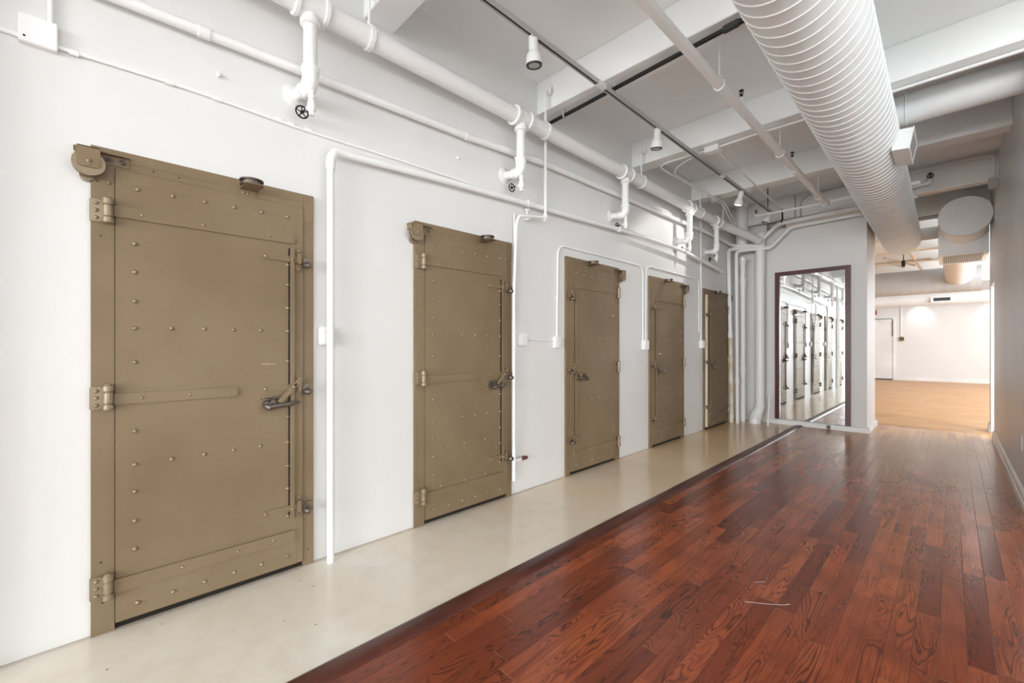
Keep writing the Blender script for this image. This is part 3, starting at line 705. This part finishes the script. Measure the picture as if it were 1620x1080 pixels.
# ------------------------------------------------------------------ mirror
root = thing('floor_mirror', (-1.455, 7.64, .08), 'tall mirror in a dark cherry frame standing on the end wall baseboard', 'mirror')
x0, x1, zt, zb = -1.922, -.988, 2.342, .079
def bvl(poly): return MB().prism(poly, 'y', 7.612, 7.648)
bvl([(x0, zb), (x0 + .062, zb), (x0 + .062, zt - .058), (x0, zt)]).build('frame_rail', 'cherry', root)
bvl([(x1 - .062, zb), (x1, zb), (x1, zt), (x1 - .062, zt - .058)]).build('frame_rail', 'cherry', root)
bvl([(x0, zt), (x0 + .062, zt - .058), (x1 - .062, zt - .058), (x1, zt)]).build('frame_rail', 'cherry', root)
gl = MB().add([(x0 + .06, 7.6395, zb + .002), (x1 - .06, 7.6395, zb + .002), (x1 - .06, 7.6395, zt - .056), (x0 + .06, 7.6395, zt - .056), (x0 + .06, 7.6465, zb + .002), (x1 - .06, 7.6465, zb + .002), (x1 - .06, 7.6465, zt - .056), (x0 + .06, 7.6465, zt - .056)],
              [(0, 1, 2, 3), (7, 6, 5, 4), (0, 4, 5, 1), (1, 5, 6, 2), (2, 6, 7, 3), (3, 7, 4, 0)]).build('mirror_glass', 'mirror', root)
bpy.context.view_layer.update()
gl.matrix_world = Matrix.Translation((-1.455, 7.643, 0)) @ Matrix.Rotation(math.radians(-.25), 4, 'Z') @ Matrix.Translation((1.455, -7.643, 0)) @ gl.matrix_world
m = MB(); m.box(-1.262, -1.218, 7.575, 7.628, .012, .060, .008); m.cyl((-1.24, 7.59, 0), (-1.24, 7.59, .02), .014)
tag(m.build('door_stop', 'grey'), 'small grey rubber stop on the baseboard under the mirror', 'door stop')

# ------------------------------------------------------------------ track lighting
TX, TZ = -1.79, 3.10
root = thing('light_track', (TX, 4, TZ), 'long thin ceiling light track running down the corridor', 'light track')
m = MB(); m.box(TX - .017, TX + .017, -2, 6.95, TZ, TZ + .020, .001); m.box(TX - .017, TX - .010, -2, 6.95, TZ - .012, TZ); m.box(TX + .010, TX + .017, -2, 6.95, TZ - .012, TZ); m.build('track_channel', 'track', root)
m = MB(); m.box(TX - .009, TX + .009, -2, 6.94, TZ - .004, TZ); m.build('track_slot', 'slot', root)
for yy in (2.62, 5.0): MB().box(TX - .019, TX + .019, yy, yy + .09, TZ - .013, TZ + .022, .001).build('track_joiner', 'plate', root)
for yy in (1.28, 2.85, 4.42, 6.0): MB().tube([(TX, yy, TZ + .018), (TX, yy, BZ)], .008, 8).build('track_stem', 'track', root)
for yy in (6.75,): MB().tube([(TX, yy, TZ + .018), (TX, yy, SL)], .006, 8).build('track_stem', 'slot', root)
def spot(y, tilt, lit, label, zoff=0, x=TX):
    t = thing('track_spotlight', (x, y, TZ), label, 'spotlight', 'spotlights on the corridor track')
    A = Matrix.Translation((x, y, TZ - .020 + zoff)) @ Matrix.Rotation(tilt[0], 4, 'X') @ Matrix.Rotation(tilt[1], 4, 'Y')
    def tr(zs, rs, seg=28): return [tuple(A @ Vector((0, 0, z))) for z in zs], rs
    m = MB(); m.box(x - .015, x + .015, y - .03, y + .03, TZ - .032, TZ - .012, .003); m.cyl((x, y, TZ - .045), (x, y, TZ - .02), .012); m.build('track_adapter', 'plate', t)
    m = MB(); p, r = tr([0, -.004, -.065, -.075, -.088, -.104, -.150], [.024, .029, .029, .030, .040, .047, .049]); m.tube(p, r, 28, caps=True); m.build('lamp_body', 'plate', t)
    m = MB()
    n = 32
    for z0, z1, r0, r1 in ((-.150, -.158, .0495, .0475),):
        p0, p1 = A @ Vector((0, 0, z0)), A @ Vector((0, 0, z1)); m.tube([p0, p1], [r0, r1], n, caps=False)
    vs = []; fs = []
    for j in range(n):
        a = 2 * PI * j / n
        vs += [A @ Vector((.0475 * math.cos(a), .0475 * math.sin(a), -.158)), A @ Vector((.034 * math.cos(a), .034 * math.sin(a), -.1565))]
    for j in range(n): fs.append((2 * j, 2 * ((j + 1) % n), 2 * ((j + 1) % n) + 1, 2 * j + 1))
    m.add(vs, fs); lab(m.build('lamp_rim', 'dark' if not lit else 'plate', t), 'black rim' if not lit else 'white rim')
    m = MB(); p0, p1 = A @ Vector((0, 0, -.1500)), A @ Vector((0, 0, -.1555)); m.tube([p0, p1], [.0425, .0425], 28)
    m.build('lamp_lens', 'lens' if not lit else 'glow', t)
    return A
spot(1.94, (.10, .05), False, 'unlit white spotlight nearest the viewer, hanging from the track')
spot(3.53, (.10, .12), False, 'unlit white spotlight between the black pipe and the junction box')
A = spot(5.68, (.10, .30), True, 'the one glowing white spotlight on the track')
spot(6.86, (-.25, .35), False, 'unlit white spotlight at the far end of the track, above the mirror wall')
sp = bpy.data.lights.new('spot_bulb', 'SPOT'); sp.energy = 30; sp.spot_size = math.radians(70); sp.spot_blend = .35; sp.shadow_soft_size = .03; sp.color = (1, .97, .92)
so = bpy.data.objects.new('spot_bulb', sp); C.objects.link(so); so.location = tuple(A @ Vector((0, 0, -.175)))
so.rotation_euler = (Vector((WX, 5.25, 2.45)) - Vector(so.location)).to_track_quat('-Z', 'Y').to_euler()

# black pipe
root = thing('black_pipe', (-1.6, 2.83, 3.15), 'black iron pipe crossing just below the beam', 'pipe')
m = MB(); m.tube([(WX + .03, 2.878, 3.15), (-.93, 2.795, 3.15)], .0155, 16); m.tube([(-.93, 2.795, 3.15), (2.0, 2.65, 3.15)], .0185, 16); m.build('pipe_run', 'dark', root)
m = MB(); m.tube([(-.985, 2.797, 3.15), (-.98, 2.797, 3.15), (-.90, 2.793, 3.15), (-.895, 2.793, 3.15)], [.020, .0235, .0235, .020], 18); lab(m.build('pipe_coupling', 'slot', root), 'thicker dark coupling')
m = MB(); m.box(-2.295, -2.280, 2.848, 2.885, 3.128, 3.134); m.tube(rnd([(-2.2875, 2.85, 3.13), (-2.2875, 2.845, 3.19), (-2.2875, 2.80, 3.24)], .03), .007, 8)
lab(m.build('pipe_strap', 'track', root), 'pale metal strap')

# ------------------------------------------------------------------ sprinkler line
root = thing('sprinkler_pipe', (-1.12, 4, 3.0), 'long white sprinkler pipe beside the big duct, with small black heads', 'pipe')
m = MB(); m.tube([(-1.128, -2, 3.0), (-1.112, 6.62, 3.0)], .032, 20); m.build('main_run', 'pipe', root)
m = MB(); m.tube([(-1.93, 6.72, 3.035), (-1.13, 6.72, 3.035)], .013, 14); m.tube([(-1.93, 6.72, 3.035), (-1.93, 6.72, 3.065)], .017, 12); m.build('thin_branch', 'pipe', root)
m = MB(); m.tube(rnd([(-1.10, 6.72, 3.035), (-.25, 6.80, 3.08)], .02), .028, 16); m.build('thick_branch', 'pipe', root)
m = MB(); m.tube([(-1.115, 6.58, 3.0), (-1.112, 6.66, 3.01), (-1.112, 6.74, 3.03)], [.040, .041, .036], 20); m.tube([(-1.14, 6.72, 3.035), (-1.05, 6.722, 3.037)], .037, 18); m.build('corner_fitting', 'pipe', root)
for yy in (1.35, 5.10, 5.16):
    m = MB(); m.tube([(-1.12, yy, 3.0), (-1.12, yy + .035, 3.0)], .0385, 20); m.build('pipe_coupling', 'pipe', root)
def head(x, y, z, par=None):
    m = MB(); m.cyl((x, y, z), (x, y, z + .022), .010); m.tube([(x - .010, y, z + .02), (x - .013, y, z + .035), (x - .006, y, z + .052)], .0030, 8); m.tube([(x + .010, y, z + .02), (x + .013, y, z + .035), (x + .006, y, z + .052)], .0030, 8)
    m.cyl((x, y, z + .052), (x, y, z + .056), .018, .014); m.cyl((x, y, z + .02), (x, y, z + .052), .004)
    return lab(m.build('sprinkler_head', 'dark', par or root), 'small black sprinkler head')
for yy in (3.50, 4.98):
    MB().tube([(-1.105, yy, 3.02), (-1.105, yy, 3.07)], .012, 12).build('head_nipple', 'pipe', root)
    head(-1.105, yy, 3.068)
head(-1.93, 6.72, 3.064)
HL2 = ['hanger loop of the sprinkler pipe before the junction box beam', 'hanger loop of the sprinkler pipe just past the junction box beam', 'hanger loop of the sprinkler pipe before its corner fitting']
for yy, lb in zip((3.10, 4.60, 6.25), HL2):
    t = thing('sprinkler_hanger', (-1.12, yy, 3.2), lb, 'hanger', 'hangers of the sprinkler pipe')
    m = MB(); pts = [(-1.12 + .036 * math.cos(a), yy, 3.0 + .036 * math.sin(a)) for a in [PI * .62 + (2 * PI - .24 * PI) * j / 20 for j in range(21)]]
    m.tube(pts + [(-1.12 + .012, yy, 3.055)], .005, 8); m.build('loop', 'pipe', t)
    m = MB(); m.tube([(-1.12, yy, 3.045), (-1.12, yy, SL)], .0055, 8); m.cyl((-1.12, yy, 3.04), (-1.12, yy, 3.066), .010, None, 8); m.build('hanger_rod', 'pipe', t)
# branch beyond the duct on the header
root = thing('sprinkler_branch', (-.3, 7.38, 3.2), 'short white sprinkler branch with black head on the header beyond the duct', 'pipe')
m = MB(); m.tube(rnd([(-.62, 7.42, 3.19), (-.185, 7.40, 3.215), (-.18, 7.40, 3.26)], .03), .022, 16); m.build('branch_pipe', 'pipe', root)
m = MB(); c = (-.18, 7.385, 3.295); m.torus(c, .026, .006, 'y', 24, 8); m.cyl((c[0], 7.37, c[2]), (c[0], 7.42, c[2]), .011); m.cyl((c[0], c[1], 3.25), (c[0], c[1], 3.335), .007); m.box(c[0] - .02, c[0] + .02, 7.38, 7.40, 3.325, 3.332)
lab(m.build('sprinkler_head', 'dark', root), 'black ringed sprinkler head')

# ------------------------------------------------------------------ ceiling conduits
root = thing('ceiling_conduit', (-1.6, 4.44, 3.16), 'white conduit along the underside of a beam, with a junction box, bending toward the wall', 'conduit')
cz = 3.170
m = MB(); m.tube(rnd([(-1.70, 4.445, cz), (-2.15, 4.425, cz), (-2.235, 4.46, cz - .01), (-2.225, 4.60, 3.15), (-2.19, 5.75, 3.135), (-2.17, 6.15, 3.12), (-2.31, 7.05, 2.96), (-2.27, 7.46, 2.86)], .06), .0085, 12); m.build('outer_conduit', 'pipe', root)
m = MB(); m.tube(rnd([(-1.74, 4.47, cz), (-1.95, 4.53, 3.175), (-2.12, 4.62, 3.17), (-2.195, 4.72, 3.15), (-2.165, 5.75, 3.145), (-2.14, 6.15, 3.13), (-2.27, 7.05, 2.97)], .08), .007, 12); m.build('inner_conduit', 'pipe', root)
m = MB(); m.tube(rnd([(-1.60, 4.445, cz), (-1.30, 4.42, 3.168), (-.95, 4.44, cz), (1.2, 4.43, cz)], .1), .010, 12); m.build('crossing_conduit', 'pipe', root)
m = MB(); m.box(-1.735, -1.60, 4.40, 4.49, 3.135, 3.189, .004); m.build('junction_box', 'pipe', root)
m = MB(); m.tube([(-1.645, 4.49, 3.16), (-1.68, 6.98, 3.14)], .010, 12); m.build('long_conduit', 'pipe', root)
m = MB(); m.box(-2.25, -2.15, 5.93, 5.99, 3.12, 3.17, .005); m.tube([(-2.23, 4.80, 3.148), (-2.228, 4.90, 3.146)], .013, 10); m.build('conduit_fitting', 'track', root)
m = MB(); m.tube([(-1.68, 6.98, 3.14), (-1.69, 7.06, 3.12), (-1.69, 7.08, 3.02), (-1.70, 7.05, 2.97)], .011, 10); lab(m.build('flex_lead', 'dark', root), 'black flexible lead')
root = thing('header_conduit', (0, 7.45, 3.14), 'grey conduits along the foot of the header with a looped drop to a switch box', 'conduit')
m = MB(); m.tube([(WX, 7.485, 3.118), (.33, 7.485, 3.14)], .010, 12); m.build('lower_run', 'pipe', root)
m = MB(); m.tube(rnd([(-.75, 7.47, 3.405), (.28, 7.47, 3.42), (.345, 7.47, 3.39), (.345, 7.47, 3.14)], .06), .012, 12); m.build('upper_loop', 'pipe', root)
m = MB(); m.box(.30, .372, 7.44, 7.50, 3.02, 3.15, .008); m.build('switch_box', 'greyduct', root)
m = MB(); m.tube(rnd([(-1.55, 7.46, 3.10), (-1.55, 7.46, 3.33), (-1.45, 7.46, 3.40), (-.9, 7.46, 3.42)], .08), .009, 10); m.tube([(-1.62, 7.46, 3.08), (-1.62, 7.46, 3.44)], .009, 10); m.build('vertical_run', 'greyduct', root)

# ------------------------------------------------------------------ big spiral duct
DR, DZ = .231, 2.895
def dx(y): return -.483 - .00798 * y
root = thing('spiral_duct', (dx(4), 4, DZ), 'huge white spiral duct running overhead down the corridor', 'duct')
Y0, Y1 = -3.0, 9.30
m = MB(); m.tube([(dx(Y0), Y0, DZ), (dx(2.), 2., DZ), (dx(6.), 6., DZ), (dx(Y1), Y1, DZ)], DR, 72, caps=False)
m.tube([(dx(Y1), Y1, DZ), (dx(Y1), Y1 + .002, DZ)], [DR, DR - .02], 72, caps=True)
m.build('duct_body', 'duct', root)
m = MB(); pts = []; pitch = .0918; n = 56; tot = int((Y1 - Y0) / pitch * n)
vs = []; fs = []
for j in range(tot + 1):
    a = 2 * PI * j / n; y = Y0 + pitch * j / n
    for dy, dr in ((-.0042, -.001), (-.0015, .0050), (.0015, .0050), (.0042, -.001)):
        vs.append((dx(y) + (DR + dr) * math.cos(a), y + dy, DZ - (DR + dr) * math.sin(a)))
for j in range(tot):
    for q in range(3): fs.append((4 * j + q, 4 * j + q + 1, 4 * j + 5 + q, 4 * j + 4 + q))
m.add(vs, fs); m.build('spiral_seam', 'duct', root, ang=80)
m = MB(); m.torus((dx(8.98), 8.98, DZ), DR + .001, .006, 'y', 60, 8); m.build('duct_band', 'duct', root)
# side register box
m = MB()
fb = [(-.33, 2.735), (-.232, 2.725), (-.205, 2.878), (-.31, 2.888)]
m.prism(fb, 'y', 4.50, 4.92); rb = m.build('register_box', 'duct', root)
m = MB()
def face(t, u): # on the slanted outlet face
    a = Vector((-.232, 0, 2.725)); b2 = Vector((-.205, 0, 2.878)); p = a + (b2 - a) * t; return (p.x + .001, 4.50 + .42 * u, p.z)
nrm = Vector((.985, 0, -.174))
def slab4(t0, t1, u0, u1, th):
    c = [Vector(face(t0, u0)), Vector(face(t0, u1)), Vector(face(t1, u1)), Vector(face(t1, u0))]
    return c + [p + nrm * th for p in c]
FQ = [(0, 1, 2, 3), (7, 6, 5, 4), (0, 4, 5, 1), (1, 5, 6, 2), (2, 6, 7, 3), (3, 7, 4, 0)]
for a in ((-.04, .10, -.01, 1.01), (.90, 1.04, -.01, 1.01), (.10, .90, -.01, .06), (.10, .90, .94, 1.01)): m.add(slab4(*a, .006), FQ)
m.build('register_frame', 'plate', rb)
m = MB()
for j in range(12): m.add(slab4(.13 + .063 * j, .155 + .063 * j, .06, .94, .004), FQ)
m.build('register_louver', 'track', rb)
# branch duct crossing to the right
m = MB(); m.tube([(dx(5), 5.0, 3.225), (2.4, 5.0, 3.235)], .125, 40)
root2 = thing('branch_duct', (.1, 5, 3.22), 'smooth round white duct crossing over the wall at right', 'duct')
m.build('duct_body', 'duct', root2)
m = MB(); m.torus((-.27, 5.0, 3.225), .126, .006, 'x', 36, 8); m.build('duct_collar', 'duct', root2)

# return unit beyond the header
UX, UZ, UR = .125, 2.93, .250
root = thing('return_duct', (UX, 8.4, UZ), 'round white duct with flat disc cap above a grilled box, beyond the spiral duct', 'duct')
m = MB(); m.tube([(UX, 8.30, UZ), (UX, 9.20, UZ)], UR, 56, caps=False); m.tube([(UX, 9.85, UZ), (UX, 14.92, UZ)], UR, 56, caps=True); m.build('duct_body', 'duct', root)
m = MB(); m.cyl((UX, 8.292, UZ), (UX, 8.303, UZ), UR + .006, None, 64); m.build('end_cap', 'duct', root)
for yy in (8.34, 8.375, 8.41): MB().torus((UX, yy, UZ), UR + .001, .005, 'y', 56, 8).build('cap_rib', 'duct', root)
m = MB(); m.box(-.136, .372, 9.0, 9.95, 2.54, 3.17, .003); gb = m.build('grille_box', 'duct', root)
m = MB(); m.box(-.10, .34, 9.06, 9.90, 2.5355, 2.5395); m.build('grille_opening', 'dark', gb)
m = MB(); m.box(-.136, .372, 9.0, 9.05, 2.527, 2.54); m.box(-.136, .372, 9.89, 9.95, 2.527, 2.54); m.box(-.136, -.092, 9.05, 9.89, 2.527, 2.54); m.box(.328, .372, 9.05, 9.89, 2.527, 2.54); m.build('grille_frame', 'duct', gb)
m = MB()
for j in range(22):
    x = -.084 + j * .019; m.box(x, x + .006, 9.05, 9.89, 2.520, 2.536)
m.build('grille_louver', 'duct', gb)
m = MB(); m.torus((UX, 10.4, UZ), UR + .001, .006, 'y', 48, 8); m.build('duct_band', 'duct', root)

# transverse ducts in the far room
root = thing('cross_duct', (-2, 15, 2.84), 'big grey shadowed duct crossing the far room, ending in a flat cap', 'duct')
m = MB(); m.tube([(-6.1, 15.2, 2.84), (.50, 15.2, 2.84)], .31, 56); m.build('duct_body', 'greyduct', root)
for j in range(16):
    x = .30 - j * .20; m = MB(); m.torus((x, 15.2, 2.84), .311, .004, 'x', 40, 6); m.build('duct_seam', 'greyduct', root)
root = thing('cross_duct', (-1, 19.5, 2.74), 'pale duct with a slot register, farthest back along the far wall', 'duct')
m = MB(); m.tube([(-6.1, 19.6, 2.745), (3.9, 19.6, 2.745)], .205, 48); m.build('duct_body', 'duct', root)
for j in range(24):
    x = 1.2 - j * .15; m = MB(); m.torus((x, 19.6, 2.745), .2055, .003, 'x', 36, 6); m.build('duct_seam', 'duct', root)
m = MB(); m.box(-.47, .02, 19.34, 19.50, 2.60, 2.79, .004); rg = m.build('register_frame', 'plate', root)
m = MB(); m.box(-.40, -.02, 19.332, 19.341, 2.645, 2.745); m.build('register_slot', 'slot', rg)
# pipework seen below the header
TL = ['thick grey pipe crossing in the dark gap below the header', 'thin grey pipe crossing in the dark gap below the header']
m = MB(); m.tube([(-.8, 9.9, 3.06), (3.9, 9.9, 3.06)], .10, 24); tag(m.build('crossing_pipe', 'greyduct'), TL[0], 'pipe')
m = MB(); m.tube([(-2.4, 9.0, 3.13), (3.9, 9.0, 3.13)], .03, 16); tag(m.build('crossing_pipe', 'greyduct'), TL[1], 'pipe')
m = MB(); m.tube([(-1.0, 12.1, 3.08), (-.6, 13.7, 3.08)], .022, 12); m.tube([(-1.8, 13.0, 3.10), (-.3, 13.0, 3.10)], .022, 12); m.tube([(-1.0, 13.0, 3.1), (-.8, 13.9, 3.1)], .03, 12)
tag(m.build('pipe_cluster', 'track'), 'tangle of thin pipes under the far ceiling beyond the spiral duct end', 'pipes')
m = MB(); m.tube([(-.62, 11.2, 3.14), (-.52, 14.6, 3.10)], .03, 14); tag(m.build('drain_line', 'pipe'), 'slanting white pipe below the end of the spiral duct', 'pipe')
m = MB(); m.box(-.76, -.70, 12.6, 12.7, 2.93, 3.06, .01); m.cyl((-.73, 12.65, 3.05), (-.73, 12.65, SL), .008); tag(m.build('hanging_spotlight', 'dark'), 'tiny black spotlight hanging beyond the end of the spiral duct', 'spotlight')

# far wall fittings
root = thing('exit_sign', (-1.95, 20.46, 2.45), 'small red exit sign above the far white door', 'sign')
m = MB(); m.box(-2.16, -1.90, 20.44, 20.50, 2.35, 2.51, .006); m.build('sign_body', 'red', root)
fc = bpy.data.curves.new('sign_letters', 'FONT'); fc.body = 'EXIT'; fc.size = .115; fc.extrude = .001; fc.align_x = 'CENTER'; fc.align_y = 'CENTER'
fo = bpy.data.objects.new('sign_letters', fc); C.objects.link(fo); fo.data.materials.append(M['white'])
bpy.context.view_layer.update()
lt = bpy.data.objects.new('sign_lettering', bpy.data.meshes.new_from_object(fo)); C.objects.link(lt); bpy.data.objects.remove(fo)
lt.parent = root; lt.matrix_parent_inverse = Matrix.Translation(root.location).inverted(); lt.location = (-2.03, 20.436, 2.43); lt.rotation_euler = (PI / 2, 0, 0)
m = MB(); m.box(-2.02, -1.86, 20.20, 20.50, 2.74, 2.98, .01); root = thing('emergency_light', (-1.95, 20.4, 2.8), 'white emergency light box high above the exit sign', 'light'); m.build('light_housing', 'plate', root)
m = MB(); m.tube([(-2.0, 20.2, 2.76), (-2.0, 20.08, 2.70)], [.03, .06], 16); lab(m.build('lamp_head', 'dark', root), 'black lamp head')
root = thing('alarm_pull_box', (-1.22, 20.47, 1.45), 'brown pull box on the far wall beside the white door', 'alarm box')
m = MB(); m.box(-1.285, -1.165, 20.44, 20.50, 1.39, 1.53, .008); m.build('box_body', 'brass', root)
m = MB(); m.box(-1.26, -1.235, 20.434, 20.441, 1.44, 1.48, .003); m.box(-1.215, -1.19, 20.434, 20.441, 1.44, 1.48, .003); m.build('pull_window', 'dark', root)
m = MB(); m.tube([(-1.245, 20.485, 1.53), (-1.245, 20.485, 3.4)], .014, 10); tag(m.build('alarm_conduit', 'pipe'), 'thin vertical conduit rising from the brown pull box on the far wall', 'conduit')

# right wall plates
def rplate(y, z, label):
    t = thing('wall_outlet', (RX, y, z), label, 'outlet', 'outlets low on the grey wall')
    m = MB(); m.box(RX - .006, RX, y - .036, y + .036, z - .058, z + .058, .003); m.build('cover_plate', 'plate', t)
    for dz in (-.02, .02): MB().box(RX - .008, RX - .006, y - .016, y + .016, z + dz - .013, z + dz + .013, .002).build('receptacle', 'base', t)
rplate(7.72, .405, 'white outlet on the grey wall, the one nearer the doorway')
rplate(5.15, .455, 'white outlet on the grey wall, the one nearer the viewer')

# scratches on the boards
m = MB()
def scr(pts, w):
    for a, b2 in zip(pts[:-1], pts[1:]):
        a = Vector(a); b2 = Vector(b2); d_ = (b2 - a).normalized(); n_ = Vector((-d_.y, d_.x, 0)) * w
        z = Vector((0, 0, .0004)); m.add([a - n_ + z, b2 - n_ + z, b2 + n_ + z, a + n_ + z, a - n_, b2 - n_, b2 + n_, a + n_], FQ)
scr([(-.68, 2.20, 0), (-.60, 2.255, 0), (-.545, 2.30, 0), (-.525, 2.33, 0)], .0009)
scr([(-.70, 2.42, 0), (-.665, 2.46, 0)], .0006)
tag(m.build('floor_scratch', 'white'), 'pale scratch across the red boards in the foreground', 'scratch')

# ------------------------------------------------------------------ light
def area(name, loc, rot, sx, sy, e, col=(1, 1, 1)):
    l = bpy.data.lights.new(name, 'AREA'); l.shape = 'RECTANGLE'; l.size = sx; l.size_y = sy; l.energy = e; l.color = col
    o = bpy.data.objects.new(name, l); C.objects.link(o); o.location = loc; o.rotation_euler = rot; return o
DAY = (.97, .985, 1.0)
for p, q in RW: area('window_daylight', (5.19, (p + q) / 2, 1.95), (0, PI / 2, 0), 2.3, q - p, 62, DAY)  # added fill through the invented side windows
for p, q in BW: area('window_daylight', ((p + q) / 2, -8.19, 1.9), (PI / 2, 0, 0), q - p, 2.4, 330, DAY)
for p, q in FW: area('window_daylight', (4.19, (p + q) / 2, 1.95), (0, PI / 2, 0), 2.3, q - p, 250 if p > 9 else 420, (.86, .93, 1))  # added fill for the far room, strongest behind the side opening
for x in (-.75, .95):
    sp = bpy.data.lights.new('far_spot_bulb', 'SPOT'); sp.energy = 14; sp.spot_size = math.radians(80); sp.spot_blend = .8; sp.shadow_soft_size = .05
    so = bpy.data.objects.new('far_spot_bulb', sp); C.objects.link(so); so.location = (x, 20.1, 2.66)
    so.rotation_euler = (Vector((x, 20.5, 2.2)) - Vector(so.location)).to_track_quat('-Z', 'Y').to_euler()
wd = bpy.data.worlds.new('sky'); S.world = wd; wd.use_nodes = True
bg = wd.node_tree.nodes['Background']; bg.inputs[0].default_value = (.85, .92, 1, 1); bg.inputs[1].default_value = 1.0

# ------------------------------------------------------------------ camera
cam = bpy.data.cameras.new('camera'); co = bpy.data.objects.new('camera', cam); C.objects.link(co)
co.location = (0, 0, 1.2); co.rotation_euler = (PI / 2, 0, math.atan2(695, 682))
cam.sensor_width = 36; cam.lens = 36 * 682 / 1620; cam.shift_y = 7.5 / 1620; cam.clip_start = .02
S.camera = co
S.view_settings.view_transform = 'Standard'; S.view_settings.look = 'None'; S.view_settings.exposure = 0; S.view_settings.gamma = 1
S.view_settings.use_curve_mapping = False
S.cycles.caustics_reflective = False; S.cycles.max_bounces = 12; S.cycles.diffuse_bounces = 8; S.cycles.use_denoising = True; S.cycles.sample_clamp_indirect = 8
